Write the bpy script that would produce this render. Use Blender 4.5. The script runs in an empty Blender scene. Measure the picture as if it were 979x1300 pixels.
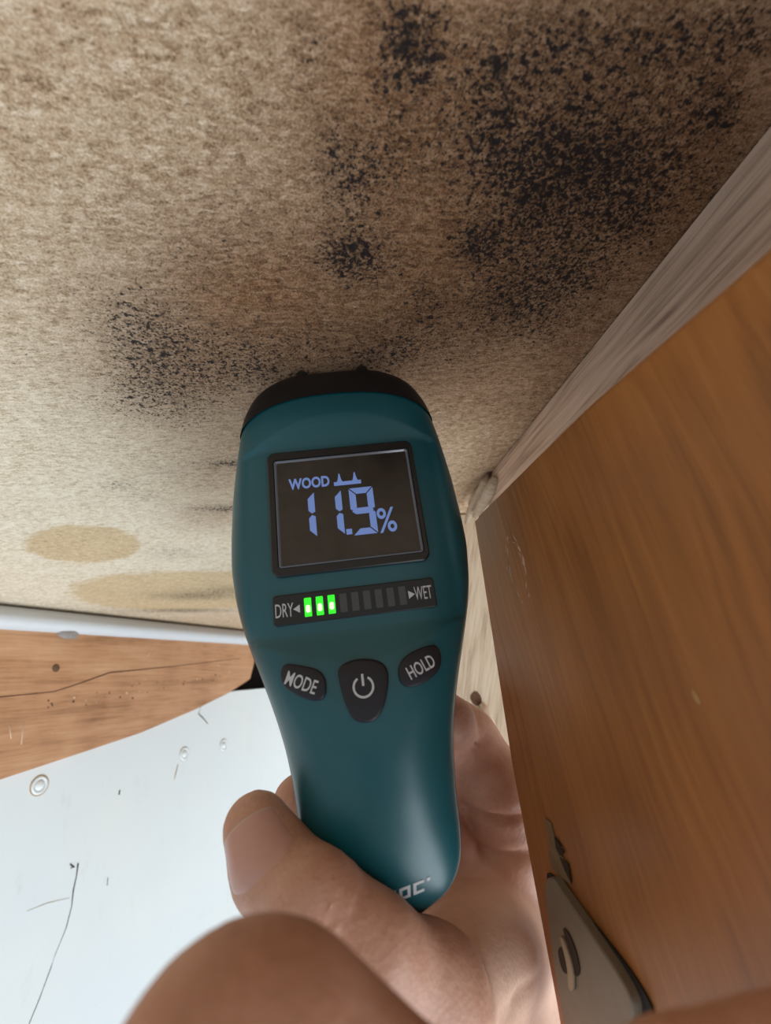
import bpy, bmesh, math, random
import numpy as np
from mathutils import Vector, Matrix
random.seed(4); np.random.seed(4)
SC = bpy.context.scene
COL = SC.collection

# ------------------------------------------------------------------ camera
F, CX, CY = 600.0, 489.5, 650.0            # focal length and centre for a 979 x 1300 frame
def nrm(v): v = np.array(v, float); return v / np.linalg.norm(v)
def pd(u, v): return np.array([(u - CX) / F, -(v - CY) / F, -1.0])
_a = nrm(pd(384, 899)); _b = nrm(pd(734, 845))      # the directions of the right and left walls
_U = nrm(np.cross(_b, _a)); _R = np.cross(_a, _U)
M = np.array([_R, _a, _U])                  # world from camera; world Z is square to the ceiling board
EYE = np.array([0, 0, 1.5])
def ray(u, v): return M @ pd(u, v)
def at(u, v, d): return EYE + ray(u, v) * d
def camp(x, y, d): return EYE + M @ np.array([x, y, -d])
def hit(u, v, p, n):
    r = ray(u, v); return EYE + r * (((np.array(p) - EYE) @ n) / (r @ n))
cam = bpy.data.cameras.new('camera'); camo = bpy.data.objects.new('camera', cam); COL.objects.link(camo)
m4 = Matrix.Identity(4)
for i in range(3):
    for j in range(3): m4[i][j] = M[i][j]
    m4[i][3] = EYE[i]
camo.matrix_world = m4
cam.sensor_fit = 'VERTICAL'; cam.sensor_height = 36.0; cam.lens = 36.0 * F / 1300.0
cam.clip_start = 0.002; cam.clip_end = 60
cam.dof.use_dof = True; cam.dof.focus_distance = 0.145; cam.dof.aperture_fstop = 17.0
SC.camera = camo

# ------------------------------------------------------------------ light
w = bpy.data.worlds.new('world'); SC.world = w; w.use_nodes = True
bg = w.node_tree.nodes['Background']; bg.inputs[0].default_value = (0.78, 0.90, 1.0, 1); bg.inputs[1].default_value = 0.60
sun = bpy.data.lights.new('daylight', 'SUN'); sun.energy = 3.7; sun.angle = math.radians(60); sun.color = (0.85, 0.935, 1.0)
suno = bpy.data.objects.new('daylight', sun); COL.objects.link(suno)
SUN_FROM = Vector((0.43, -0.50, -0.75)).normalized()      # daylight comes up from the opening below right
suno.rotation_euler = SUN_FROM.to_track_quat('Z', 'Y').to_euler(); suno.location = (0.4, -0.6, 0.9)
vs = SC.view_settings
vs.view_transform = 'Standard'; vs.look = 'None'; vs.exposure = 0.0; vs.gamma = 1.0; vs.use_curve_mapping = False

# ------------------------------------------------------------------ helpers
def tag(o, label=None, cat=None, group=None, kind=None):
    if label: o['label'] = label
    if cat: o['category'] = cat
    if group: o['group'] = group
    if kind: o['kind'] = kind
    return o
def mesh_obj(name, verts, faces, mat, parent=None, smooth=False):
    me = bpy.data.meshes.new(name)
    me.from_pydata([tuple(map(float, v)) for v in verts], [], [tuple(map(int, f)) for f in faces]); me.update()
    if mat: me.materials.append(mat)
    if smooth:
        for p in me.polygons: p.use_smooth = True
    o = bpy.data.objects.new(name, me); COL.objects.link(o)
    if parent is not None:
        o.parent = parent; o.matrix_parent_inverse = parent.matrix_world.inverted() if parent.type != 'EMPTY' or parent.get('world_parts') else Matrix.Identity(4)
    return o
def empty(name, mat4):
    o = bpy.data.objects.new(name, None); COL.objects.link(o); o.matrix_world = mat4; o.empty_display_size = 0.01; return o
def fixn(o):
    bm = bmesh.new(); bm.from_mesh(o.data); bmesh.ops.recalc_face_normals(bm, faces=bm.faces); bm.to_mesh(o.data); bm.free(); return o
def prism_pts(poly3, vec):
    """closed prism: polygon (list of 3d points) swept by vec"""
    n = len(poly3); v = [np.array(p, float) for p in poly3] + [np.array(p, float) + np.array(vec) for p in poly3]
    f = [list(range(n))[::-1], list(range(n, 2 * n))] + [[i, (i + 1) % n, n + (i + 1) % n, n + i] for i in range(n)]
    return v, f
def prism(name, poly3, vec, mat, parent=None, bevel=0.0, seg=2):
    o = mesh_obj(name, *prism_pts(poly3, vec), mat, parent); fixn(o)
    if bevel:
        bm = bmesh.new(); bm.from_mesh(o.data)
        bmesh.ops.bevel(bm, geom=bm.edges[:] , offset=bevel, segments=seg, affect='EDGES', clamp_overlap=True)
        bm.to_mesh(o.data); bm.free()
    return o
def chaikin(pts, it=2):
    pts = [np.array(p, float) for p in pts]
    for _ in range(it):
        q = []
        for i in range(len(pts)):
            a, b = pts[i], pts[(i + 1) % len(pts)]; q += [a * .75 + b * .25, a * .25 + b * .75]
        pts = q
    return pts
def tube(name, pts, rad, mat, parent=None, sides=6):
    """thin tapering tube along a polyline"""
    pts = [np.array(p, float) for p in pts]; V = []; Fc = []
    n = len(pts); rads = rad if hasattr(rad, '__len__') else [rad] * n
    for i, p in enumerate(pts):
        t = nrm(pts[min(i + 1, n - 1)] - pts[max(i - 1, 0)]); h = np.array([0, 0, 1.]) if abs(t[2]) < .9 else np.array([1., 0, 0])
        x = nrm(np.cross(t, h)); y = np.cross(t, x)
        for k in range(sides):
            a = 2 * math.pi * k / sides; V.append(p + rads[i] * (math.cos(a) * x + math.sin(a) * y))
    for i in range(n - 1):
        for k in range(sides):
            k2 = (k + 1) % sides; Fc.append([i * sides + k, i * sides + k2, (i + 1) * sides + k2, (i + 1) * sides + k])
    Fc += [list(range(sides))[::-1], [(n - 1) * sides + k for k in range(sides)]]
    return fixn(mesh_obj(name, V, Fc, mat, parent, True))

# ------------------------------------------------------------------ materials
class NT:
    def __init__(s, name):
        s.m = bpy.data.materials.new(name); s.m.use_nodes = True; s.t = s.m.node_tree
        s.b = s.t.nodes['Principled BSDF']
    def n(s, typ, **kw):
        nd = s.t.nodes.new(typ)
        for k, v in kw.items():
            if k.startswith('_'): setattr(nd, k[1:], v)
            else: s.put(nd.inputs[int(k[1:]) if k[0] == 'i' and k[1:].isdigit() else k.replace('__', ' ')], v)
        return nd
    def put(s, inp, v):
        if isinstance(v, bpy.types.NodeSocket): s.t.links.new(v, inp)
        else: inp.default_value = v
    def coord(s): return s.n('ShaderNodeTexCoord').outputs['Object']
    def mapp(s, co, sc=(1, 1, 1), rot=(0, 0, 0), loc=(0, 0, 0)):
        return s.n('ShaderNodeMapping', Vector=co, Scale=sc, Rotation=rot, Location=loc).outputs[0]
    def noise(s, co, sc, det=3, rough=.55, dist=0.0):
        return s.n('ShaderNodeTexNoise', Vector=co, Scale=sc, Detail=det, Roughness=rough, Distortion=dist).outputs['Fac']
    def math(s, op, a, b=0.0, c=0.0, clamp=False):
        nd = s.n('ShaderNodeMath', _operation=op, i0=a, i1=b, i2=c); nd.use_clamp = clamp; return nd.outputs[0]
    def ramp(s, fac, *stops):
        nd = s.n('ShaderNodeValToRGB', Fac=fac); e = nd.color_ramp.elements
        while len(e) < len(stops): e.new(0.5)
        for el, (p, c) in zip(e, stops):
            el.position = p; el.color = (c, c, c, 1) if not hasattr(c, '__len__') else (*c, 1)
        return nd.outputs[0]
    def mix(s, fac, a, b, mode='MIX'):
        nd = s.n('ShaderNodeMix', _data_type='RGBA', _blend_type=mode)
        s.put(nd.inputs[0], fac)
        for i, v in ((6, a), (7, b)): s.put(nd.inputs[i], (*v, 1) if isinstance(v, tuple) and len(v) == 3 else v)
        return nd.outputs[2]
    def bump(s, h, strength=.3, dist=.0005):
        s.put(s.b.inputs['Normal'], s.n('ShaderNodeBump', Height=h, Strength=strength, Distance=dist).outputs[0])
    def set(s, **kw):
        for k, v in kw.items():
            k = k.replace('__', ' ')
            s.put(s.b.inputs[k], (*v, 1) if 'Color' in k and isinstance(v, tuple) and len(v) == 3 else v)
        return s.m
def plain(name, col, rough=.5, spec=.5, metal=0.0, noise=.12, nscale=400, bump=0.05, coat=0.0):
    t = NT(name); co = t.coord(); f = t.noise(co, nscale, 4)
    c = t.mix(f, tuple(x * (1 - noise) for x in col), tuple(min(1, x * (1 + noise)) for x in col))
    t.set(Base__Color=c, Roughness=rough, Metallic=metal); t.set(Specular__IOR__Level=spec); t.set(Coat__Weight=coat)
    if bump: t.bump(f, bump, .0003)
    return t.m
def emit(name, col, strength, base=(0.01, 0.01, 0.01)):
    t = NT(name); t.set(Base__Color=base, Emission__Color=col, Emission__Strength=strength, Roughness=.3); return t.m
def wood(name, cols, rot=(0, 0, 0), fine=900, stretch=25, ring=120, rough=.45, coat=0.0, bump=.15, mott=.35, loc=(0, 0, 0), lines=.5):
    """grain runs along local X of the mapped space"""
    t = NT(name); co = t.mapp(t.coord(), rot=rot, loc=loc)
    g = t.mapp(co, sc=(1.0 / stretch, 1, 1))
    warp = t.noise(t.mapp(co, sc=(.12, 1, 1)), 22, 3)
    gw = t.n('ShaderNodeVectorMath', _operation='ADD', i0=g, i1=t.n('ShaderNodeCombineXYZ', X=0.0, Y=t.math('MULTIPLY', warp, .03), Z=t.math('MULTIPLY', warp, .02)).outputs[0]).outputs[0]
    rings = t.noise(gw, ring, 2, .5, .2); fin = t.noise(g, fine, 3, .6)
    mo = t.noise(co, 30, 4)
    k = t.math('ADD', t.math('MULTIPLY', rings, lines), t.math('MULTIPLY', fin, 1 - lines))
    k = t.math('ADD', k, t.math('MULTIPLY', t.math('SUBTRACT', mo, .5), mott))
    c = t.ramp(k, (.25, cols[0]), (.5, cols[1]), (.75, cols[2]))
    t.set(Base__Color=c, Roughness=t.ramp(mo, (.3, rough - .08), (.7, rough + .08)), Coat__Weight=coat, Coat__Roughness=.25)
    t.bump(t.math('ADD', fin, rings), bump, .0004)
    return t.m

ROTZ = (0, math.pi / 2, 0)        # maps grain onto world Z
# ------------------------------------------------------------------ the setting
H = 0.0985                         # ceiling above the lens
ZC = EYE[2] + H
K = H / .074
UPV = np.array([0, 0, 1.0])
def ceil_pt(u, v): return hit(u, v, (0, 0, ZC), UPV)

def build_ceiling():
    x = np.arange(-.50, .40, .0035); y = np.arange(-.34, 1.0, .0045)
    X, Y = np.meshgrid(x, y, indexing='ij'); P = np.stack([X.ravel(), Y.ravel()], 1)
    def field(blobs, sharp=False):
        out = np.zeros(len(P))
        for u, v, ru, rv, s in blobs:
            c = ceil_pt(u, v)[:2]; e1 = (ceil_pt(u + ru * .5, v)[:2] - ceil_pt(u - ru * .5, v)[:2]); e2 = (ceil_pt(u, v + rv * .5)[:2] - ceil_pt(u, v - rv * .5)[:2])
            A = np.linalg.inv(np.stack([e1, e2], 1)); q = ((A @ (P - c).T) ** 2).sum(0)
            g = 1 / (1 + np.exp((np.sqrt(q) - 1) * 5)) if sharp else np.exp(-q * .8)
            out = 1 - (1 - out) * (1 - np.clip(g * s, 0, 1))
        return out
    mould = field([(400, 60, 22, 45, .45), (415, 200, 22, 55, .5), (450, 235, 28, 45, .55), (520, 52, 42, 48, .9), (495, 120, 30, 30, .4), (490, 205, 45, 50, .5),
        (440, 325, 40, 35, .8), (485, 335, 40, 40, .35), (540, 380, 25, 25, .45), (700, 195, 75, 65, .66), (670, 265, 55, 45, .6), (900, 210, 60, 50, .4), (590, 200, 60, 80, .28), (625, 180, 50, 50, .45), (560, 90, 50, 60, .3), (605, 310, 28, 24, .85),
        (790, 190, 80, 70, .68), (910, 138, 42, 26, .8), (840, 60, 120, 50, .58), (960, 30, 70, 40, .55), (700, 50, 60, 60, .45), (640, 95, 40, 40, .45),
        (650, 380, 70, 45, .55), (725, 340, 80, 55, .6), (800, 270, 70, 50, .6), (700, 425, 60, 35, .3), (560, 440, 60, 40, .4),
        (205, 425, 55, 45, .42), (180, 490, 50, 40, .40), (250, 480, 60, 45, .40), (310, 440, 60, 40, .3), (240, 530, 60, 30, .3), (160, 410, 40, 40, .35),
        (455, 462, 55, 26, .42), (335, 475, 45, 26, .5), (390, 430, 50, 30, .3), (500, 440, 40, 30, .4), (110, 520, 90, 30, .16),
        (150, 340, 150, 110, .10), (60, 450, 80, 50, .13), (70, 250, 120, 100, .06), (260, 330, 50, 40, .22), (320, 300, 50, 50, .2),
        (300, 588, 40, 6, .7), (285, 646, 45, 5, .7), (150, 617, 22, 5, .5), (185, 632, 22, 5, .4), (215, 702, 38, 10, .35), (250, 757, 70, 7, .55), (235, 775, 75, 3, .6), (290, 748, 40, 6, .4), (230, 600, 60, 14, .25)])
    stain = field([(320, 370, 120, 75, .85), (245, 460, 110, 70, .65), (480, 120, 90, 190, .7), (560, 330, 160, 130, .88), (600, 130, 160, 170, .72), (450, 400, 130, 70, .6), (760, 240, 170, 200, .85),
        (900, 80, 150, 130, .7), (560, 480, 150, 70, .5), (400, 450, 110, 60, .6), (280, 610, 60, 20, .35), (270, 655, 50, 22, .45), (880, 240, 60, 130, .6),
        (300, 560, 90, 50, .35), (700, 450, 120, 80, .4)])
    tan = field([(108, 693, 72, 23, 1.0), (215, 754, 112, 22, 1.0), (300, 752, 80, 20, 1.0), (345, 742, 60, 12, .7)], True)
    pale = field([(80, 660, 230, 90, .95), (300, 720, 200, 70, .8), (60, 740, 200, 50, .9), (40, 540, 160, 90, .45)])
    nx, ny = len(x), len(y)
    idx = np.arange(nx * ny).reshape(nx, ny)
    V = np.concatenate([P, np.full((len(P), 1), ZC)], 1)
    Q = np.stack([idx[:-1, :-1], idx[:-1, 1:], idx[1:, 1:], idx[1:, :-1]], -1).reshape(-1, 4)
    # give the board its thickness
    n0 = len(V); top = [(x[0], y[0], ZC + .016), (x[0], y[-1], ZC + .016), (x[-1], y[-1], ZC + .016), (x[-1], y[0], ZC + .016)]
    V = np.concatenate([V, np.array(top)]); faces = [tuple(q) for q in Q]
    faces.append((n0, n0 + 3, n0 + 2, n0 + 1))
    faces += [tuple(idx[0, :]) + (n0 + 1, n0), tuple(idx[:, -1]) + (n0 + 2, n0 + 1), tuple(idx[-1, ::-1]) + (n0 + 3, n0 + 2)[::1], tuple(idx[::-1, 0]) + (n0, n0 + 3)]
    t = NT('particle board')
    co = t.coord()
    attr = lambda n: t.n('ShaderNodeAttribute', _attribute_name=n).outputs['Fac']
    am, as_, at_, ap = attr('mould'), attr('stain'), attr('tan'), attr('pale')
    # chips: two sets of stretched cells
    wv = t.n('ShaderNodeTexNoise', Vector=co, Scale=60.0, Detail=2.0).outputs['Color']
    cow = t.n('ShaderNodeVectorMath', _operation='MULTIPLY_ADD', i0=wv, i1=(.0025, .0025, 0), i2=co).outputs[0]
    def chips(rot, sc, thin):
        mp = t.mapp(cow, sc=(1, thin, 1), rot=(0, 0, rot))
        return t.n('ShaderNodeTexVoronoi', Vector=mp, Scale=sc, Randomness=1.0)
    v1 = chips(.5, 300, 3.2); v2 = chips(-.7, 360, 3.4); v3 = chips(1.5, 620, 2.4)
    sel = t.noise(co, 350, 2)
    g1 = t.n('ShaderNodeSeparateColor', Color=v1.outputs['Color']).outputs[0]
    g2 = t.n('ShaderNodeSeparateColor', Color=v2.outputs['Color']).outputs[1]
    g3 = t.n('ShaderNodeSeparateColor', Color=v3.outputs['Color']).outputs[2]
    fine = t.noise(co, 2200, 4, .65); mid = t.noise(co, 420, 4, .6); big = t.noise(co, 45, 3)
    g12 = t.mix(t.ramp(sel, (.45, 0.0), (.55, 1.0)), t.mix(.5, g1, g3), t.mix(.5, g2, g3))
    k = t.math('ADD', t.math('MULTIPLY', g12, .22), t.math('MULTIPLY', fine, .64)); k = t.math('ADD', k, t.math('MULTIPLY', mid, .20))
    k = t.math('ADD', k, t.math('MULTIPLY', t.math('SUBTRACT', big, .5), .10))
    base = t.ramp(k, (.35, (.17, .092, .048)), (.47, (.44, .285, .168)), (.57, (.58, .405, .258)), (.72, (.86, .68, .51)))
    palec = t.ramp(k, (.37, (.52, .40, .26)), (.5, (.78, .67, .50)), (.64, (.92, .83, .68)))
    edge_n = t.math('MULTIPLY', t.math('SUBTRACT', mid, .5), .9)
    pf = t.math('ADD', ap, t.math('MULTIPLY', edge_n, .6), clamp=True)
    col = t.mix(pf, base, palec)
    tanc = t.ramp(k, (.36, (.36, .235, .12)), (.5, (.60, .43, .235)), (.7, (.78, .60, .37)))
    te_ = t.noise(t.mapp(co, rot=(0, 0, -.9), sc=(.35, 1, 1)), 160, 4, .7)
    tf = t.math('MULTIPLY', t.math('ADD', t.math('SUBTRACT', at_, .42), t.math('MULTIPLY', t.math('SUBTRACT', te_, .5), .55)), 7.0, clamp=True)
    col = t.mix(t.math('MULTIPLY', tf, .85), col, tanc)
    stc = t.ramp(k, (.34, (.040, .016, .006)), (.50, (.200, .088, .036)), (.68, (.44, .24, .125)))
    sf = t.math('ADD', t.math('MULTIPLY', as_, .95), t.math('MULTIPLY', t.math('MULTIPLY', edge_n, 1.0), t.math('MULTIPLY', as_, t.math('SUBTRACT', 1.6, as_))), clamp=True)
    col = t.mix(sf, col, stc)
    fleck = t.math('MULTIPLY', t.math('SUBTRACT', t.noise(t.mapp(co, sc=(1, 1.8, 1), rot=(0, 0, .4)), 1100, 2, .6), .64), 9.0, clamp=True)
    col = t.mix(t.math('MULTIPLY', fleck, .5), col, (.10, .055, .028))
    lfl = t.math('MULTIPLY', t.math('SUBTRACT', t.noise(t.mapp(co, sc=(1.9, 1, 1), rot=(0, 0, -.5)), 800, 2, .6), .66), 9.0, clamp=True)
    col = t.mix(t.math('MULTIPLY', lfl, .4), col, (.80, .66, .48))
    # mould: spots where a fine noise passes a threshold set by the local growth
    def spots(sc, add, soft, stretch=(1, 1, 1)):
        nz = t.noise(t.mapp(co, sc=stretch), sc, 3, .6)
        thr = t.math('SUBTRACT', add, t.math('MULTIPLY', am, .30))
        return t.math('MULTIPLY', t.math('SUBTRACT', nz, thr), soft, clamp=True)
    s1 = spots(600, .690, 10); s2 = spots(1250, .685, 10); s3 = spots(300, .755, 9)
    ms = t.math('MAXIMUM', t.math('MAXIMUM', s1, s2), s3)
    ms = t.math('MULTIPLY', ms, t.ramp(am, (0.0, .55), (.3, .95)))
    haze = t.math('MULTIPLY', t.math('POWER', am, 1.4), .45)
    col = t.mix(haze, col, (.06, .034, .02))
    col = t.mix(ms, col, (.014, .011, .012))
    t.set(Base__Color=col, Roughness=.9); t.set(Specular__IOR__Level=.2)
    t.bump(t.math('ADD', t.math('ADD', g12, fine), mid), .7, .0007)
    o = mesh_obj('ceiling', V, faces, t.m)
    for nm, arr in (('mould', mould), ('stain', stain), ('tan', tan), ('pale', pale)):
        a = o.data.attributes.new(nm, 'FLOAT', 'POINT'); a.data.foreach_set('value', np.concatenate([arr, np.zeros(4)]).astype(np.float32))
    tag(o, 'brown particle board ceiling with black mould spots and stains', 'ceiling', kind='structure')
build_ceiling()

# left wall frame: s along the wall, z up (relative to the lens), off = towards the camera
WP0 = ceil_pt(0, 765); WP0 = np.array([WP0[0], WP0[1], EYE[2]])
WDL = M @ _b; WDL[2] = 0; WDL = nrm(WDL); WN = np.array([WDL[1], -WDL[0], 0])
def W(s, z, off=0.0): return WP0 + WDL * s + UPV * z + WN * off
def wl(u, v, off=0.0):
    p = hit(u, v, WP0 + WN * off, WN) - WP0; return p @ WDL, p[2]

def paint_mat():
    t = NT('white painted panel'); co = t.coord()
    sc = t.noise(t.mapp(co, sc=(1, 1, .25)), 300, 4, .65); big = t.noise(co, 14, 3); dirt = t.noise(t.mapp(co, sc=(1, 1, .4)), 90, 5, .7)
    c = t.ramp(big, (.3, (.72, .76, .77)), (.7, (.76, .775, .76)))
    c = t.mix(t.math('MULTIPLY', t.ramp(dirt, (.60, 0.0), (.75, 1.0)), .22), c, (.50, .47, .40))
    c = t.mix(t.math('MULTIPLY', t.ramp(sc, (.70, 0.0), (.76, 1.0)), .45), c, (.30, .27, .22))
    t.set(Base__Color=c, Roughness=.42); t.bump(big, .2, .002); return t.m
M_PAINT = paint_mat()
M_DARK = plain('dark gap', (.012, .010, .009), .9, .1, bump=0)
M_CRACK = plain('dark crack', (.07, .06, .05), .9, .1, bump=0)
M_RUST = plain('rust stain', (.42, .27, .13), .9, .1, noise=.3, nscale=900, bump=0)
M_WHITE = plain('white strip', (.56, .57, .58), .4, .4, noise=.05, nscale=120)
# white panel (stands 6 mm behind the beam's face), slightly uneven upper edge
PO = -.006
up_px = [(-130, 1030), (0, 975), (180, 915), (262, 884), (300, 877), (345, 873), (420, 862), (452, 858)]
poly = [W(*wl(u, v, PO), PO) for u, v in up_px]
poly = poly + [W(.74, -.60, PO), W(-.34, -.60, PO)]
poly[0] = W(-.34, wl(-130, 1030, PO)[1], PO)
panel = prism('wall_left', poly, -WN * .012, M_PAINT)
tag(panel, 'white painted panel with screws and a hairline crack below the brown beam', 'wall', kind='structure')
bpy.context.view_layer.update()
def disc_dome(name, c, n, r, h, mat, parent, ring=4, seg=20, flat=False):
    n = nrm(n); x = nrm(np.cross(n, UPV)); y = np.cross(n, x); V = []; Fc = []
    for i in range(ring + 1):
        a = i / ring * math.pi / 2; rr, hh = r * math.cos(a), h * math.sin(a)
        if i == ring: rr = r * .02
        for k in range(seg):
            b = 2 * math.pi * k / seg; V.append(c + x * rr * math.cos(b) + y * rr * math.sin(b) + n * hh)
    for i in range(ring):
        for k in range(seg): Fc.append([i * seg + k, i * seg + (k + 1) % seg, (i + 1) * seg + (k + 1) % seg, (i + 1) * seg + k])
    Fc.append([ring * seg + k for k in range(seg)])
    return fixn(mesh_obj(name, V, Fc, mat, parent, True))
def ringmesh(name, c, n, r, rt, mat, parent, seg=24, sub=8):
    n = nrm(n); x = nrm(np.cross(n, UPV)); y = np.cross(n, x); V = []; Fc = []
    for k in range(seg):
        b = 2 * math.pi * k / seg; d = x * math.cos(b) + y * math.sin(b)
        for j in range(sub):
            a = 2 * math.pi * j / sub; V.append(c + d * (r + rt * math.cos(a)) + n * rt * math.sin(a) * .8)
    for k in range(seg):
        for j in range(sub): Fc.append([k * sub + j, ((k + 1) % seg) * sub + j, ((k + 1) % seg) * sub + (j + 1) % sub, k * sub + (j + 1) % sub])
    return fixn(mesh_obj(name, V, Fc, mat, parent, True))
for u, v, r, rust in ((50, 997, .0042, 1), (234, 957, .0042, 0), (284, 946, .0042, 0)):
    s, z = wl(u, v, PO); c = W(s, z, PO)
    sc = disc_dome('screw', c, WN, r * .8, r * .45, M_PAINT, panel)
    bpy.context.view_layer.update()
    ringmesh('washer', c, WN, r * 1.15, r * .28, M_PAINT, sc)
    if rust: ringmesh('rust_ring', c, WN, r * 1.5, r * .09, M_RUST, sc)
    else: ringmesh('rust_ring', c, WN, r * 1.45, r * .04, M_RUST, sc)
def wall_line(name, px, r, mat, parent, off):
    return tube(name, [W(*wl(u, v, off), off) for u, v in px], r, mat, parent)
wall_line('crack', [(99, 1096), (97, 1112), (93, 1130), (91, 1150), (84, 1178), (70, 1212), (64, 1230), (50, 1268), (36, 1302), (20, 1340)], [.0006, .0004, .0005, .0003, .0003, .0002, .0003, .0003, .00025, .0002], M_CRACK, panel, PO)
wall_line('crack', [(255, 897), (252, 906), (258, 912), (264, 919)], [.0003, .0005, .0006, .0003], M_CRACK, panel, PO)
wall_line('paint_nick', [(89, 1097), (94, 1101), (90, 1102)], .0006, M_CRACK, panel, PO)
wall_line('paint_nick', [(152, 1003), (151, 1009)], .0006, M_CRACK, panel, PO)
wall_line('paint_nick', [(137, 1114), (136, 1124)], .0003, M_CRACK, panel, PO)
wall_line('scuff', [(34, 1157), (60, 1147), (88, 1140)], [.0002, .0004, .0002], plain('scuff', (.60, .57, .50), .9, bump=0), panel, PO)
wall_line('rust_run', [(226, 970), (223, 982), (221, 990)], [.0003, .0006, .0002], M_RUST, panel, PO)

# brown beam on the left wall
W_BEAM = wood('brown beam wood', ((.26, .115, .048), (.50, .255, .128), (.62, .36, .20)), rot=(0, 0, -math.atan2(WDL[1], WDL[0])), fine=700, stretch=18, ring=90, rough=.5, coat=.15, mott=.5)
zt = wl(0, 797)[1]
bpx = [(-130, 1035), (0, 990), (100, 957), (180, 930), (250, 900), (292, 879)]
bot = [W(*wl(u, v)) for u, v in bpx]; s0, z0 = wl(-130, 1035); bot[0] = W(-.34, z0 - .03)
s_end = wl(318, 860)[0]
poly = bot + [W(s_end, wl(318, 862)[1]), W(s_end + .02, zt), W(-.34, zt)]
beam = prism('wooden_beam', poly, -WN * .03, W_BEAM, bevel=.0008)
tag(beam, 'reddish brown wooden beam with a knot and a long crack, above the white panel', 'beam')
bpy.context.view_layer.update()
wall_line('crack', [(-40, 890), (0, 885), (40, 881), (69, 878), (100, 868), (139, 854), (180, 850), (230, 845), (285, 838), (305, 836)], [.0004, .0004, .0003, .0003, .0004, .0005, .0004, .0003, .0003, .0002], plain('beam crack', (.09, .035, .015), .9, bump=0), beam, .0)
M_KNOT = plain('knot', (.13, .062, .03), .7, noise=.5, nscale=700)
s, z = wl(71, 848); kn = disc_dome('knot', W(s, z, -.0004), WN, .0034, .0009, M_KNOT, beam)
M_PIT = plain('beam pit', (.10, .045, .022), .9, noise=.4, bump=0); M_PALE = plain('raw chip', (.62, .48, .34), .8, noise=.2, bump=.2)
for i in range(34):
    u = random.uniform(50, 300); v = 893 - (u - 60) * .17 + random.gauss(0, 6)
    s, z = wl(u, v); disc_dome('pit' if i % 3 else 'chip', W(s, z, -.0003), WN, random.uniform(.0005, .0013), .0006, M_PIT if i % 3 else M_PALE, beam, 2, 7)
for a, b in (((12, 920), (14, 938)), ((30, 918), (27, 945)), ((192, 826), (188, 832))):
    wall_line('scratch', [a, b], .0003, M_PALE, beam, .0)
# dark void behind the beam's end
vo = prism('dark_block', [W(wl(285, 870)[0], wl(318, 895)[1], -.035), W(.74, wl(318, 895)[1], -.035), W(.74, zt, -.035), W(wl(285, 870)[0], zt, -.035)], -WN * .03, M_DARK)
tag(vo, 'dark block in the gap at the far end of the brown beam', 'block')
# white strip between ceiling and beam : rounded moulding
sec = [(.0, zt - .001), (.003, zt - .0005), (.0062, zt + .002), (.0075, zt + .005), (.0068, zt + .008), (.004, zt + .0115), (.0015, H - .0025), (-.004, H - .002), (-.012, H - .002), (-.012, zt - .001)]
V = []; n = len(sec)
for s in (-.34, .74): V += [W(s, z, o) for o, z in sec]
Fc = [list(range(n))[::-1], list(range(n, 2 * n))] + [[i, (i + 1) % n, n + (i + 1) % n, n + i] for i in range(n)]
st = fixn(mesh_obj('trim_1', V, Fc, M_WHITE)); tag(st, 'pale grey rounded trim strip between ceiling and brown beam', 'trim', kind='structure')
for p in st.data.polygons: p.use_smooth = len(p.vertices) == 4
bpy.context.view_layer.update()
M_CAULK = plain('old sealant', (.30, .27, .25), .6, noise=.3)
s, z = wl(88, 805, .004)
sm = mesh_obj('sealant_smear', [W(s + a, z + b, .0025 + c) for a, b, c in ((-.009, -.001, 0), (-.003, -.0035, .001), (.006, -.003, .001), (.009, .001, .0), (.007, .004, .001), (.0, .0015, .002), (-.006, .0015, .001), (0, -.001, .003))], [(0, 1, 7), (1, 2, 7), (2, 3, 7), (3, 4, 7), (4, 5, 7), (5, 6, 7), (6, 0, 7)], M_CAULK, st, True); fixn(sm)

# right side: pale batten under the ceiling, stained board in front of it
BX = ceil_pt(800, 380)[0]                 # batten plane
W_BATTEN = wood('pale batten wood', ((.20, .115, .075), (.66, .48, .36), (.84, .66, .52)), rot=(0, 0, -math.pi / 2), fine=1300, stretch=30, ring=620, rough=.75, bump=.6, mott=.15, lines=.7)
yb = hit(612, 622, (BX, 0, 0), np.array([1., 0, 0]))[1]
poly = [(BX, -.20, ZC - .0005), (BX, yb, ZC - .0005), (BX - .001, yb - .008, ZC - .012), (BX, yb + .004, ZC - .024), (BX, yb - .004, ZC - .05), (BX, -.20, ZC - .05)]
bat = prism('wooden_batten', poly, (.03, 0, 0), W_BATTEN)
tag(bat, 'pale rough sawn batten under the ceiling behind the stained board', 'batten')
bpy.context.view_layer.update()
# chipped end of the batten
M_CHIP = wood('raw splinter', ((.30, .21, .14), (.50, .40, .29), (.62, .52, .40)), fine=1500, stretch=10, ring=600, rough=.8, bump=.6)
def lump(name, pts, r, mat, parent, jit=.25, seg=9):
    pts = [np.array(p, float) for p in pts]; rs = [r * random.uniform(1 - jit, 1 + jit) for _ in pts]; rs[0] *= .5; rs[-1] *= .4
    return tube(name, pts, rs, mat, parent, seg)
X1 = np.array([1., 0, 0])
def onb(u, v, dx=0): return hit(u, v, (BX + dx, 0, 0), X1)
lump('splinter', [onb(621, 598, -.001), onb(618, 612, -.003), onb(612, 622, -.004), onb(605, 634, -.004), onb(598, 648, -.003), onb(592, 664, -.002)], .0032, M_CHIP, bat)
lump('splinter', [onb(630, 606, -.001), onb(622, 622, -.003), onb(612, 640, -.004), onb(603, 655, -.003)], .0040, M_CHIP, bat)
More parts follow.
